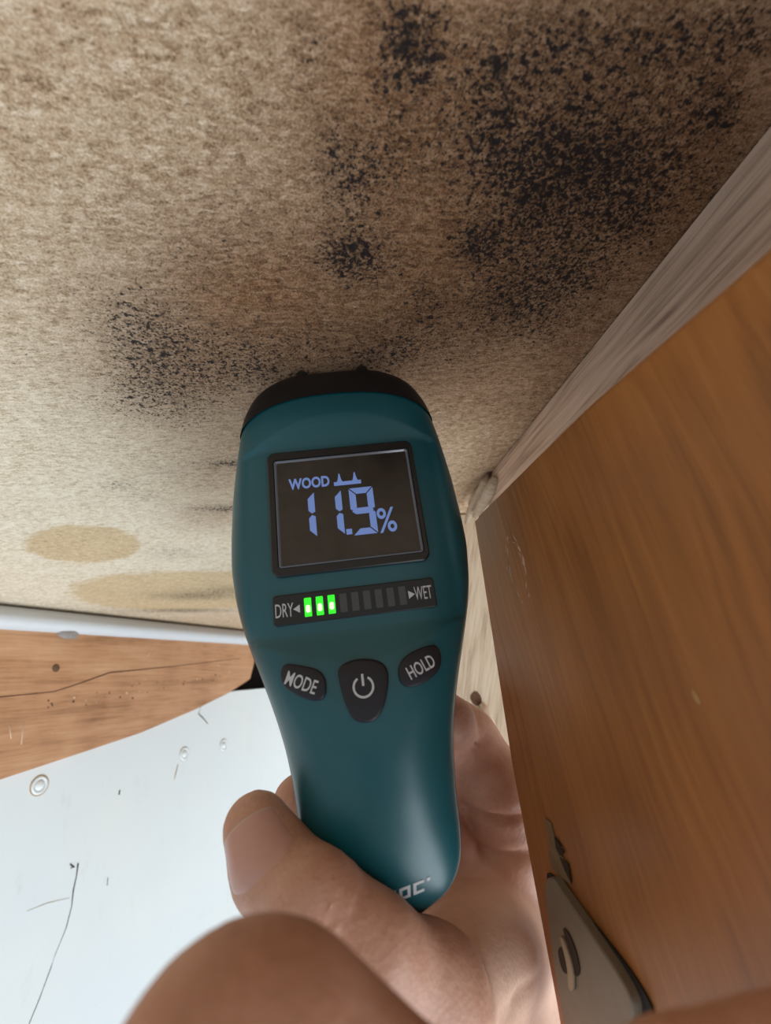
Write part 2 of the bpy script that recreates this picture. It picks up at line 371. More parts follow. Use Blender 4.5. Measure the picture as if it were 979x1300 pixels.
lump('splinter', [onb(609, 616, -.002), onb(602, 626, -.005), onb(595, 640, -.005)], .0014, M_CHIP, bat)
c = ceil_pt(602, 622); disc_dome('nail_hole', c + np.array([0, 0, .0002]), (0, 0, -1), .0022, .0012, M_DARK, bat, 2, 9)

RX = .056
def onr(u, v, dx=0.0): return hit(u, v, (RX + dx, 0, 0), X1)
def board_mat():
    t = NT('orange stained board'); co = t.mapp(t.coord(), rot=(math.radians(4), 0, 0))
    g = t.mapp(co, sc=(1, 1, .035))
    warp = t.noise(t.mapp(co, sc=(1, 1, .25)), 18, 3)
    gw = t.n('ShaderNodeVectorMath', _operation='ADD', i0=g, i1=t.n('ShaderNodeCombineXYZ', X=0.0, Y=t.math('MULTIPLY', warp, .035), Z=0.0).outputs[0]).outputs[0]
    rings = t.noise(gw, 520, 2, .5); fin = t.noise(g, 1800, 3, .6); mo = t.noise(t.mapp(co, sc=(1, 1, .6)), 34, 4, .6); big = t.noise(co, 12, 2)
    k = t.math('ADD', t.math('MULTIPLY', rings, .36), t.math('MULTIPLY', fin, .2)); k = t.math('ADD', k, t.math('MULTIPLY', mo, .44))
    c = t.ramp(k, (.30, (.18, .060, .012)), (.5, (.36, .130, .026)), (.70, (.47, .19, .045)))
    c = t.mix(t.ramp(big, (.5, 0.0), (.7, .4)), c, (.20, .085, .035))
    t.set(Base__Color=c, Roughness=t.ramp(mo, (.3, .36), (.7, .52)), Coat__Weight=.45, Coat__Roughness=.34)
    t.set(Specular__IOR__Level=.35)
    t.bump(t.math('ADD', fin, rings), .15, .0005); return t.m
M_BOARD = board_mat()
te = onr(600, 658); bl = onr(704, 1271)
edge = [onr(648, 971), bl, bl + (bl - te) * .16]
ta = onr(979, 305); tb = onr(741, 515)
low = EYE[2] - .056 - (edge[-1][1] - .073) * .45
edge[-1][2] = min(edge[-1][2], low)
poly = [np.array([RX, -.03, ta[2] - .004]), ta, tb, te] + edge + [np.array([RX, .0, EYE[2] - .024]), np.array([RX, -.03, EYE[2] - .012])]
board = prism('wooden_board', poly, (.022, 0, 0), M_BOARD, bevel=.0015, seg=3)
tag(board, 'wide orange-brown stained wooden board close on the right side', 'board')
bpy.context.view_layer.update()
_e = edge[-1]
prism('light_blocker', [(RX + .022, -.03, ta[2] - .006), (RX + .022, .10, te[2] - .004), (RX + .022, .10, te[2] - .05), (RX + .022, -.03, ta[2] - .05)], (BX - RX - .0225, 0, 0), M_BOARD, board)  # unseen block added behind the board to keep light off the ceiling
# scuffs, dents and gouges on the board
M_SCUFF = plain('pale scuff', (.52, .36, .26), .8, noise=.3, nscale=900, bump=.2)
random.seed(11)
cen = onr(657, 722)
for i in range(26):
    a = random.uniform(0, 6.28); rr = random.uniform(.75, 1.05)
    p = cen + np.array([-.00002, math.cos(a) * .0042 * rr, math.sin(a) * .0095 * rr]); a2 = a + random.uniform(.15, .5)
    q = cen + np.array([-.00002, math.cos(a2) * .0042 * rr, math.sin(a2) * .0095 * rr]); tube('scuff', [p, (p + q) / 2 + np.array([0, random.gauss(0, .0004), 0]), q], [.00006, .00022, .00006], M_SCUFF, board, 4)
M_GOUGE = plain('gouge', (.035, .018, .008), .9, noise=.3, bump=.2); M_RAW = plain('raw gouge wood', (.20, .125, .055), .8, noise=.3, bump=.3)
def flatpatch(name, px, mat, parent, dx=-.0001, it=1, thick=.0003):
    p = chaikin([onr(u, v, dx) for u, v in px], it); return prism(name, p, (-thick, 0, 0), mat, parent)
flatpatch('gouge', [(693, 1038), (700, 1044), (706, 1066), (716, 1076), (714, 1086), (723, 1098), (726, 1122), (716, 1116), (702, 1102), (698, 1088), (699, 1070)], M_RAW, board, it=0)
flatpatch('gouge', [(705, 1062), (712, 1072), (717, 1082), (712, 1086), (707, 1076)], M_GOUGE, board, -.0003, 0)
flatpatch('gouge', [(712, 1088), (722, 1096), (726, 1120), (718, 1104)], M_GOUGE, board, -.0003, 0)
flatpatch('dent', [(878, 872), (888, 884), (892, 896), (882, 890)], plain('pale dent', (.46, .26, .10), .7, noise=.2), board, -.00002, 2, .0001)
# grey metal plate
M_PLATE = plain('dull grey metal plate', (.21, .175, .125), .5, .5, metal=.2, noise=.25, nscale=120)
pp = chaikin([onr(u, v, -.0025) for u, v in ((690, 1118), (700, 1112), (714, 1134), (760, 1200), (794, 1252), (806, 1284), (796, 1306), (765, 1325), (722, 1330), (708, 1260), (697, 1180))], 2)
plate = prism('metal_plate', pp, (.0024, 0, 0), M_PLATE, bevel=.0003, seg=1)
tag(plate, 'dull grey pointed metal plate fixed to the stained board at the bottom', 'plate')
bpy.context.view_layer.update()
def patch2(name, px, dx, mat, th):
    return prism(name, chaikin([onr(u, v, dx) for u, v in px], 2), (-th, 0, 0), mat, plate)
patch2('slot', [(714, 1176), (722, 1182), (732, 1206), (738, 1234), (732, 1242), (727, 1226), (722, 1200)], -.0026, M_GOUGE, .0002)
patch2('screw_hole', [(708, 1204), (716, 1202), (723, 1222), (722, 1238), (714, 1232)], -.0026, M_GOUGE, .0002)
patch2('ridge', [(712, 1186), (718, 1192), (729, 1226), (731, 1258), (724, 1256), (723, 1226)], -.0027, plain('worn edge', (.38, .31, .2), .5, metal=.3), .0005)
pl2 = prism('plate_shade', chaikin([onr(u, v, -.0001) for u, v in ((692, 1108), (704, 1108), (776, 1196), (816, 1250), (836, 1292), (816, 1340), (730, 1340))], 2), (-.0004, 0, 0), plain('painted plate shade', (.018, .014, .012), .8), plate)  # dark sheet showing past the plate, painted in for its shadowed edge
# pale stud beyond the board's end
W_STUD = wood('pale stud wood', ((.30, .20, .12), (.56, .43, .30), (.66, .54, .41)), rot=(0, math.radians(70), 0), fine=900, stretch=14, ring=300, rough=.7, bump=.3, mott=.15)
ys = .262
stud = prism('wooden_stud', [(.058, ys, ZC - .0005), (.30, ys, ZC - .0005), (.30, ys, ZC - .34), (.058, ys, ZC - .34)], (0, .04, 0), W_STUD, bevel=.001)
tag(stud, 'pale bare wooden stud seen in the gap between meter and stained board', 'stud')
bpy.context.view_layer.update()
Y1 = np.array([0, 1., 0])
def ons(u, v, dy=0): return hit(u, v, (0, ys + dy, 0), Y1)
prism('broken_hole', chaikin([ons(u, v, -.0001) for u, v in ((596, 885), (604, 876), (611, 884), (612, 896), (602, 896))], 1), (0, -.0003, 0), plain('broken wood', (.11, .05, .025), .9, noise=.5, nscale=1500), stud)
prism('splinter', [ons(u, v, -.001) for u, v in ((608, 894), (617, 896), (618, 905), (637, 948), (639, 953), (612, 908))], (0, -.002, 0), M_CHIP, stud, bevel=.0002, seg=1)
lump('splinter', [ons(612, 892, -.002), ons(618, 902, -.004), ons(628, 925, -.004), ons(640, 955, -.002)], .0016, plain('splinter', (.70, .52, .38), .8, noise=.2), stud)

# ------------------------------------------------------------------ moisture meter
YAW, TILT, ROLL = -.13, .008, .014
Rz = np.array([[math.cos(YAW), -math.sin(YAW), 0], [math.sin(YAW), math.cos(YAW), 0], [0, 0, 1]])
Rx = np.array([[1, 0, 0], [0, math.cos(TILT), -math.sin(TILT)], [0, math.sin(TILT), math.cos(TILT)]])
Ry = np.array([[math.cos(ROLL), 0, math.sin(ROLL)], [0, 1, 0], [-math.sin(ROLL), 0, math.cos(ROLL)]])
B = Rz @ Rx @ Ry
MX, MY, MZ = B[:, 0], B[:, 2], -B[:, 1]
ORG = at(439, 641.4, .1258) - MZ * .010
mm = Matrix.Identity(4)
for i in range(3):
    mm[i][0], mm[i][1], mm[i][2], mm[i][3] = MX[i], MY[i], MZ[i], ORG[i]
meter = empty('moisture_meter', mm)
tag(meter, 'teal handheld moisture meter reading 11.9 percent, pins pressed on the ceiling', 'moisture meter')
bpy.context.view_layer.update()
HWY = np.array([48, 47, 45, 42.5, 40, 36, 33, 26, 19, 8, -3, -12, -21, -27, -33, -39, -45, -51, -57, -63, -71, -79, -84, -88, -91, -93, -94])[::-1]
HWX = np.array([14, 17, 20, 22.8, 24.8, 26.6, 27.8, 29.3, 30.4, 31.6, 32.2, 32.3, 31.2, 29.8, 27.9, 25.8, 23.7, 21.8, 20.2, 19.1, 18.2, 17.9, 17.2, 15.2, 11.8, 7.5, 0.4])[::-1]
YF = np.arange(-94, 48.01, .25)
def smooth_table(yk, vk, sig):
    f = np.interp(YF, yk, vk); k = np.exp(-.5 * (np.arange(-20, 21) * .25 / sig) ** 2); k /= k.sum()
    p = np.concatenate([2 * f[0] - f[1:21][::-1], f, 2 * f[-1] - f[-21:-1][::-1]]); g = np.convolve(p, k, 'valid')
    w_ = np.clip(np.minimum(YF + 94, 48 - YF) / 3, 0, 1); return f + (g - f) * w_
HWT = smooth_table(HWY, HWX, 1.4)
def hw(y): return np.interp(y, YF, HWT)
TY = np.array([-94, -93, -91, -88, -84, -78, -70, -60, -50, -42, -33, 20, 29, 34, 39, 43, 46, 48])
TV = np.array([.5, 2.2, 4.0, 5.7, 7.5, 9.6, 11.4, 12.6, 12.5, 11.5, 10.4, 10.4, 10.9, 10.1, 8.6, 6.8, 5.0, 3.2])
TYT = smooth_table(TY, TV, 2.0)
def smooth01(x): x = np.clip(x, 0, 1); return x * x * (3 - 2 * x)
def fz(x, y):
    """front surface height (mm) of the teal shell at local x, y (mm)"""
    x = np.asarray(x, float); y = np.asarray(y, float)
    s = np.clip(np.abs(x) / np.maximum(hw(y), .3), 0, 1)
    k = smooth01((y + 62) / 30)                      # 0 on the handle, 1 on the head
    n = 2.3 + 2.9 * k; m = 2.0 + .3 * k
    z = np.interp(y, YF, TYT) * (1 - s ** n) ** (1 / m)
    # scooped display field between an upper and a lower arc
    q = 1 - (x / 25.5) ** 2
    top_arc = 18.8 + 9.6 * np.clip(q, 0, 1); low_arc = -32.4 - 7.4 * np.clip(q, 0, 1)
    cre_t, cre_b = 18.8, -32.4
    up = np.where(y > cre_t, np.clip((top_arc - y) / np.maximum(top_arc - cre_t, .05), 0, 1), 1)
    lo = np.where(y < cre_b, np.clip((y - low_arc) / np.maximum(cre_b - low_arc, .05), 0, 1), 1)
    inside = np.minimum(up, lo) * smooth01((1 - np.abs(x) / 28.5) * 9)
    d = .9 * inside
    return np.where(s >= 1, 0, np.maximum(z - d, z * .3))
def LP(x, y, z): return (x * .001, y * .001, z * .001)
M_TEAL = NT('teal rubbery plastic'); _co = M_TEAL.coord(); _f = M_TEAL.noise(_co, 2600, 2); _g = M_TEAL.noise(_co, 60, 4); _d = M_TEAL.noise(_co, 900, 2)
M_TEAL.set(Base__Color=M_TEAL.mix(M_TEAL.math('MULTIPLY', M_TEAL.ramp(_d, (.74, 0.0), (.78, 1.0)), .25), M_TEAL.mix(_g, (.001, .070, .086), (.002, .088, .108)), (.16, .24, .24)), Roughness=.37)
M_TEAL.set(Specular__IOR__Level=.62); M_TEAL.bump(_f, .06, .0002); M_TEAL = M_TEAL.m
M_BLACK = plain('black rubber', (.008, .008, .009), .45, .4, noise=.3)
M_CASE = plain('dark back shell', (.010, .014, .015), .5, .4, noise=.3)
M_SEAM = plain('grey seam', (.30, .33, .36), .35, .5)
NS = 72
sp = np.sin(np.linspace(-1, 1, NS) * math.pi / 2); sp = np.sign(sp) * (np.abs(sp) * .75 + .25 * np.abs(np.linspace(-1, 1, NS)))
ys_ = np.concatenate([np.linspace(-94, -84, 22), np.linspace(-83.2, 19.5, 150), np.linspace(20, 40, 45)])
V = []; Fc = []
for y in ys_:
    x = sp * hw(y); z = fz(x, y)
    for a, b in zip(x, z): V.append(LP(a, y, b))
for i in range(len(ys_) - 1):
    for j in range(NS - 1): Fc.append([i * NS + j, i * NS + j + 1, (i + 1) * NS + j + 1, (i + 1) * NS + j])
mesh_obj('front_shell', V, Fc, M_TEAL, meter, True)
# back shell (rings closed over front plane)
V = []; Fc = []
TBV = np.interp(ys_, [-94, -92, -88, -80, -60, 0, 40], [1, 5, 9, 13, 15, 14, 12])
for y, tb_ in zip(ys_, TBV):
    x = sp * (hw(y) * 1.004); s = np.abs(sp)
    for a, b in zip(x, -tb_ * (1 - s ** 3.2) ** (1 / 2.2)): V.append(LP(a, y, b))
n0 = len(V)
for i in range(len(ys_) - 1):
    for j in range(NS - 1): Fc.append([i * NS + j, (i + 1) * NS + j, (i + 1) * NS + j + 1, i * NS + j + 1])
mesh_obj('back_shell', V, Fc, M_CASE, meter, True)
# seam gasket round the side
pts = [(hw(y) - .1, y) for y in ys_] ; outl = [LP(a, y, -.5) for a, y in pts[::-1]] + [LP(-a, y, -.5) for a, y in pts]
tube('seam', outl, .00045, M_SEAM, meter, 6)
tube('side_rim', [(p[0] * .995, p[1], -.0017) for p in outl], .0009, M_BLACK, meter, 6)
# black cap
V = []; Fc = []; rows = 16; RN = 2 * NS - 2
for i in range(rows):
    t = i / (rows - 1)
    for k in range(RN):
        if k < NS: s, front = sp[k], True
        else: s, front = sp[2 * NS - 2 - k], False
        yc = 35.6 - 8.0 * abs(s) ** 2.4; y = yc + t * (48 - yc); h_ = hw(y) + .25; x = s * h_
        if front: z = np.interp(y, YF, TYT) * (1 - abs(s) ** 5.2) ** (1 / 2.3) + .35
        else: z = -np.interp(y, [28, 40, 48], [13, 11, 5]) * (1 - abs(s) ** 3.2) ** (1 / 2.2)
        V.append(LP(x, y, z))
for i in range(rows - 1):
    for k in range(RN): Fc.append([i * RN + k, i * RN + (k + 1) % RN, (i + 1) * RN + (k + 1) % RN, (i + 1) * RN + k])
Fc.append([(rows - 1) * RN + k for k in range(RN)])
cap = fixn(mesh_obj('pin_cap', V, Fc, M_BLACK, meter, True))
# raised deck of the cap and the two pins
bpy.context.view_layer.update()
zc_top = (ZC - ORG[2]) / MY[2] * 1000
M_PIN = plain('dark steel pin', (.05, .05, .05), .35, .5, metal=.8)
for px_ in (-9.4, 9.6):
    V = []; Fc = []; prof = [(1.9, 45.5), (1.9, 48.9), (1.5, 49.3), (1.0, 49.4), (.85, zc_top - .5), (.15, zc_top + .9 )]; sg = 14
    for r_, y_ in prof:
        for k in range(sg): V.append(LP(px_ + r_ * math.cos(6.2832 * k / sg), y_, 2.3 + r_ * math.sin(6.2832 * k / sg)))
    for i in range(len(prof) - 1):
        for k in range(sg): Fc.append([i * sg + k, i * sg + (k + 1) % sg, (i + 1) * sg + (k + 1) % sg, (i + 1) * sg + k])
    Fc += [list(range(sg)), [(len(prof) - 1) * sg + k for k in range(sg)]]
    fixn(mesh_obj('pin', V, Fc, M_PIN, meter, False))

def rrect(cx, cy, w_, h_, r, n=6):
    out = []
    for sx, sy, a0 in ((1, 1, 0), (-1, 1, 90), (-1, -1, 180), (1, -1, 270)):
        for k in range(n + 1):
            a = math.radians(a0 + 90 * k / n); out.append((cx + sx * (w_ / 2 - r) + r * math.cos(a), cy + sy * (h_ / 2 - r) + r * math.sin(a)))
    return out
def frame_mesh(name, loops, mat, parent, close=True):
    """loops: list of (2d loop, z) skinned together"""
    n = len(loops[0][0]); V = [LP(x, y, z) for lp, z in loops for x, y in lp]; Fc = []
    for i in range(len(loops) - 1):
        for k in range(n): Fc.append([i * n + k, i * n + (k + 1) % n, (i + 1) * n + (k + 1) % n, (i + 1) * n + k])
    if close: Fc.append([(len(loops) - 1) * n + k for k in range(n)])
    return fixn(mesh_obj(name, V, Fc, mat, parent, False))
FACE = 9.5
M_BEZEL = plain('black bezel', (.006, .006, .007), .32, .5, noise=.3)
M_RIM = plain('window rim glint', (.13, .14, .16), .15, .8, noise=.1, bump=0)  # rim coloured grey to stand in for reflections along the window edge
tg = NT('lcd glass'); _n = tg.noise(tg.coord(), 110, 5, .65)
tg.set(Base__Color=tg.ramp(_n, (.4, (.020, .016, .014)), (.75, (.034, .028, .024))), Roughness=tg.ramp(_n, (.4, .10), (.7, .22))); tg.set(Specular__IOR__Level=.55); M_GLASS = tg.m
bz = frame_mesh('bezel', [(rrect(0, 0, 40.2, 35, 2.2), 8.0), (rrect(0, 0, 40.2, 35, 2.2), FACE + .7), (rrect(0, 0, 39.6, 34.4, 2.0), FACE + 1.0), (rrect(.2, -.1, 37.4, 30.6, .9), FACE + 1.0), (rrect(.2, -.1, 37.0, 30.2, .7), FACE + .3)], M_BEZEL, meter, False)
frame_mesh('window_rim', [(rrect(.2, -.1, 37.1, 30.3, .7), FACE + .4), (rrect(.2, -.1, 37.0, 30.2, .7), FACE + .75), (rrect(.2, -.1, 36.5, 29.7, .6), FACE + .85), (rrect(.2, -.1, 35.7, 28.9, .5), FACE + .38)], M_RIM, meter, False)
glass = frame_mesh('display', [(rrect(.2, -.1, 36.6, 29.8, .5), FACE + .2), (rrect(.2, -.1, 36.4, 29.6, .5), FACE + .4)], M_GLASS, meter)
bpy.context.view_layer.update()
ZT = FACE + .46
M_LCD = emit('lcd blue segments', (.17, .27, .62), .62, (.05, .07, .12))
M_PRINT = plain('grey white print', (.55, .55, .55), .6, noise=.05, bump=0)
def loc(u, v, z):
    p = hit(u, v, ORG + MZ * z * .001, MZ) - ORG; return p @ MX * 1000, p @ MY * 1000
def flat(name, polys, z, mat, parent, th=.06, zf=None):
    V = []; Fc = []
    for p in polys:
        n = len(p); b = len(V)
        for dz in (0, th):
            for x, y in p: V.append(LP(x, y, (zf(x, y) if zf else z) + dz))
        Fc += [[b + k for k in range(n)][::-1], [b + n + k for k in range(n)]] + [[b + k, b + (k + 1) % n, b + n + (k + 1) % n, b + n + k] for k in range(n)]
    o = mesh_obj(name, V, Fc, mat, None); o.parent = parent; fixn(o); return o
def text(name, body, cx, cy, w_, h_, rot, z, mat, parent, zf=None, embolden=.02, th=.05):
    cu = bpy.data.curves.new(name, 'FONT'); cu.body = body; cu.align_x = 'CENTER'; cu.align_y = 'CENTER'; cu.offset = embolden; cu.fill_mode = 'FRONT'; cu.resolution_u = 3
    to = bpy.data.objects.new(name, cu); COL.objects.link(to); dg = bpy.context.evaluated_depsgraph_get(); dg.update()
    me = bpy.data.meshes.new_from_object(to.evaluated_get(dg)); bpy.data.objects.remove(to); bpy.data.curves.remove(cu)
    P = np.array([v.co[:2] for v in me.vertices]); mn, mx_ = P.min(0), P.max(0); P = (P - (mn + mx_) / 2) / (mx_ - mn) * np.array([w_, h_])
    c, s = math.cos(rot), math.sin(rot); P = P @ np.array([[c, s], [-s, c]]) + np.array([cx, cy])
    for v, (x, y) in zip(me.vertices, P): v.co = LP(x, y, (float(zf(x, y)) if zf else z) + th)
    me.materials.clear(); me.materials.append(mat)
    o = bpy.data.objects.new(name, me); COL.objects.link(o); o.parent = parent
    return o
# display lettering
x0, y0 = loc(366.5, 615, ZT); x1, y1 = loc(418.5, 611, ZT)
text('lettering_wood', 'WOOD', (x0 + x1) / 2, (y0 + y1) / 2, x1 - x0, 3.3, 0.0, ZT, M_LCD, glass, embolden=.035)
x0, y0 = loc(424, 614.5, ZT); x1, y1 = loc(458.5, 611.5, ZT); ym = (y0 + y1) / 2
flat('pin_symbol', [[(x0, ym - .55), (x1, ym - .55), (x1, ym + .55), (x0, ym + .55)]] + [[(cx - .75, ym + .5), (cx + .75, ym + .5), (cx + .45, ym + 1.3), (cx + .12, ym + 3.0), (cx - .12, ym + 3.0), (cx - .45, ym + 1.3)] for cx in (x0 + 1.6, x1 - 1.6)], ZT, M_LCD, glass)
def seg7(which, xl, xr, yb_, yt, t, slant=0.0):
    g = .22; ym_ = (yb_ + yt) / 2; P = []
    def add(p): P.append([(x + slant * (y - ym_), y) for x, y in p])
    if 'a' in which: add([(xl + g, yt), (xr - g, yt), (xr - t - g, yt - t), (xl + t + g, yt - t)])
    if 'd' in which: add([(xl + g, yb_), (xl + t + g, yb_ + t), (xr - t - g, yb_ + t), (xr - g, yb_)])
    if 'g' in which: add([(xl + g * 1.5, ym_), (xl + t * .8, ym_ + t / 2), (xr - t * .8, ym_ + t / 2), (xr - g * 1.5, ym_), (xr - t * .8, ym_ - t / 2), (xl + t * .8, ym_ - t / 2)])
    for nm, top, right in (('f', 1, 0), ('b', 1, 1), ('e', 0, 0), ('c', 0, 1)):
        if nm in which:
            ya, yz = (ym_ + g, yt - g) if top else (ym_ - g, yb_ + g); sg = 1 if top else -1
            xo, xi = (xr, xr - t) if right else (xl, xl + t)
            add([(xo, yz), (xo, ya + sg * t * .25), ((xo + xi) / 2, ya), (xi, ya + sg * t * .5), (xi, yz - sg * t)])
    return P
xa, ya = loc(395, 622, ZT); xb_, yb2 = loc(397, 683, ZT)
for u in (395.5, 432.5):
    xc, yc = loc(u + .5, 653 if u < 400 else 650, ZT)
    xc -= .0 if u < 400 else .45
    flat('digit_one', seg7('bc', xc - 5, xc + .95, yc - 6.4, yc + 6.4, 1.75), ZT, M_LCD, glass)
xc, yc = loc(461, 648, ZT)
flat('digit_nine', seg7('abcdfg', xc - 3.25, xc + 3.25, yc - 6.7, yc + 6.7, 1.75), ZT, M_LCD, glass)
xc, yc = loc(443.5, 675, ZT)
flat('decimal_point', [[(xc - .75, yc - .75), (xc + .75, yc - .75), (xc + .75, yc + .75), (xc - .75, yc + .75)]], ZT, M_LCD, glass)
xc, yc = loc(489.5, 660, ZT)
text('percent_sign', '%', xc + .35, yc, 5.0, 7.0, 0, ZT, M_LCD, glass, embolden=.01)
# level bar
bar = frame_mesh('level_bar', [(rrect(-.2, -25.7, 40.2, 7.4, .8), 8.5), (rrect(-.2, -25.7, 40.2, 7.4, .8), FACE + .25), (rrect(-.2, -25.7, 39.8, 7.0, .7), FACE + .35)], M_BEZEL, meter)
bpy.context.view_layer.update()
ZB = FACE + .36
M_LED = emit('lit green led', (.03, 1.0, .02), 1.1); M_LEDHOT = emit('led core', (.45, 1.0, .35), 2.2); M_OFF = plain('unlit led window', (.055, .058, .056), .3, .5)
for i in range(9):
    xc, yc = loc(391 + 15.0 * i, 768.8 - 1.75 * i, ZB)
    pz = rrect(xc, -25.7, 1.75, 4.6, .15, 2)
    led = flat('led_window', [pz], ZB, M_LED if i < 3 else M_OFF, bar, .1)
    if i < 3:
        bpy.context.view_layer.update(); flat('led_core', [rrect(xc, -26.1, 1.1, 1.9, .5, 4)], ZB + .1, M_LEDHOT, led, .05)
text('lettering_dry', 'DRY', loc(361, 773, ZB)[0], -25.8, 4.4, 3.3, 0, ZB, M_PRINT, bar, embolden=.0)
text('lettering_wet', 'WET', loc(537, 751, ZB)[0], -25.6, 4.4, 3.3, 0, ZB, M_PRINT, bar, embolden=.0)
xc = loc(377, 771, ZB)[0]; flat('arrow', [[(xc - .9, -25.8), (xc + .7, -26.8), (xc + .7, -24.8)]], ZB, M_PRINT, bar)
xc = loc(522, 753, ZB)[0]; flat('arrow', [[(xc + .9, -25.7), (xc - .7, -24.7), (xc - .7, -26.7)]], ZB, M_PRINT, bar)
# buttons
def button(name, poly, h_, seed=0):
    c = np.mean(poly, 0); lo = chaikin(poly, 3); zf = lambda x, y: float(fz(x, y))
    V = []; Fc = []; n = len(lo); lv = [(1.0, -1.0), (1.0, h_ * .55), (.97, h_ * .85), (.90, h_), (.45, h_ + .12), (.02, h_ + .15)]
    for k, dz in lv:
        for p in lo: x, y = c + (p - c) * k; V.append(LP(x, y, zf(x, y) + dz))
    for i in range(len(lv) - 1):
        for k in range(n): Fc.append([i * n + k, i * n + (k + 1) % n, (i + 1) * n + (k + 1) % n, (i + 1) * n + k])
    Fc.append([(len(lv) - 1) * n + k for k in range(n)])
    return fixn(mesh_obj(name, V, Fc, M_BUTTON, meter, True))
M_BUTTON = plain('black soft button', (.014, .013, .017), .5, .4, noise=.2)
def lpx(px, z=11.2): return [np.array(loc(u, v, z)) for u, v in px]
bm_ = button('mode_button', lpx([(356, 842), (380, 844), (413, 852), (416, 884), (402, 891), (378, 884), (355, 870)]), .9)
bp_ = button('power_button', lpx([(428, 845), (460, 834), (492, 842), (494, 872), (482, 915), (452, 918), (441, 900), (432, 870)]), 1.0)
bh_ = button('hold_button', lpx([(505, 836), (548, 816), (561, 824), (561, 851), (532, 872), (506, 872)]), .9)
bpy.context.view_layer.update()
def lift(h_): return lambda x, y: float(fz(x, y)) + h_ + .14
c = loc(382.5, 866.5, 12); text('lettering_mode', 'MODE', c[0], c[1], 7.6, 3.1, math.radians(-25), 0, M_PRINT, bm_, lift(.9), embolden=.012)
c = loc(534.5, 846.5, 12); text('lettering_hold', 'HOLD', c[0], c[1], 6.9, 3.0, math.radians(21), 0, M_PRINT, bh_, lift(.9), embolden=.012)
c = loc(461.5, 872, 12); polys = []
N = 30; a0 = math.radians(90 + 32); a1 = math.radians(90 - 32 + 360)
for k in range(N):
    aa, ab = a0 + (a1 - a0) * k / N, a0 + (a1 - a0) * (k + 1) / N
    polys.append([(c[0] + r_ * math.cos(t_), c[1] + r_ * math.sin(t_)) for r_, t_ in ((1.95, aa), (2.45, aa), (2.45, ab), (1.95, ab))])
polys.append([(c[0] - .27, c[1] + .2), (c[0] + .27, c[1] + .2), (c[0] + .27, c[1] + 2.8), (c[0] - .27, c[1] + 2.8)])
flat('power_symbol', polys, 0, M_PRINT, bp_, .05, lift(1.02))
# lettering near the handle's end, partly under the thumb
def stroke_letters(cx, cy, h_, rot):
    L = {'R': [(0, 0, .28, 1), (0, .78, 1, 1), (.74, .42, 1, 1), (.28, .40, 1, .60), (.55, 0, .95, .42)], 'O': [(0, 0, .28, 1), (.74, 0, 1.02, 1), (0, 0, 1, .24), (0, .76, 1, 1)], 'C': [(0, 0, .28, 1), (0, 0, 1, .24), (0, .76, 1, 1)], 'I': [(.55, 0, .83, 1)], '.': [(.0, .72, .3, 1.0)]}
    out = []; x = -1.5; cc, ss = math.cos(rot), math.sin(rot)
    for ch in 'IROC.':
        for a, b, c_, d in L[ch]:
            p = []
            for X, Y in ((a, b), (c_, b), (c_, d), (a, d)):
                Xx = (x + X + .22 * Y) * h_ * 1.05; Yy = (Y - .5) * h_; p.append((cx + Xx * cc - Yy * ss, cy + Xx * ss + Yy * cc))
            out.append(p)
        x += 1.28
    return out
c = loc(491, 1146, 7.5)
flat('lettering_roc', stroke_letters(c[0], c[1], 2.3, math.radians(9)), 0, M_PRINT, meter, .05, lambda x, y: float(fz(x, y)) + .06)

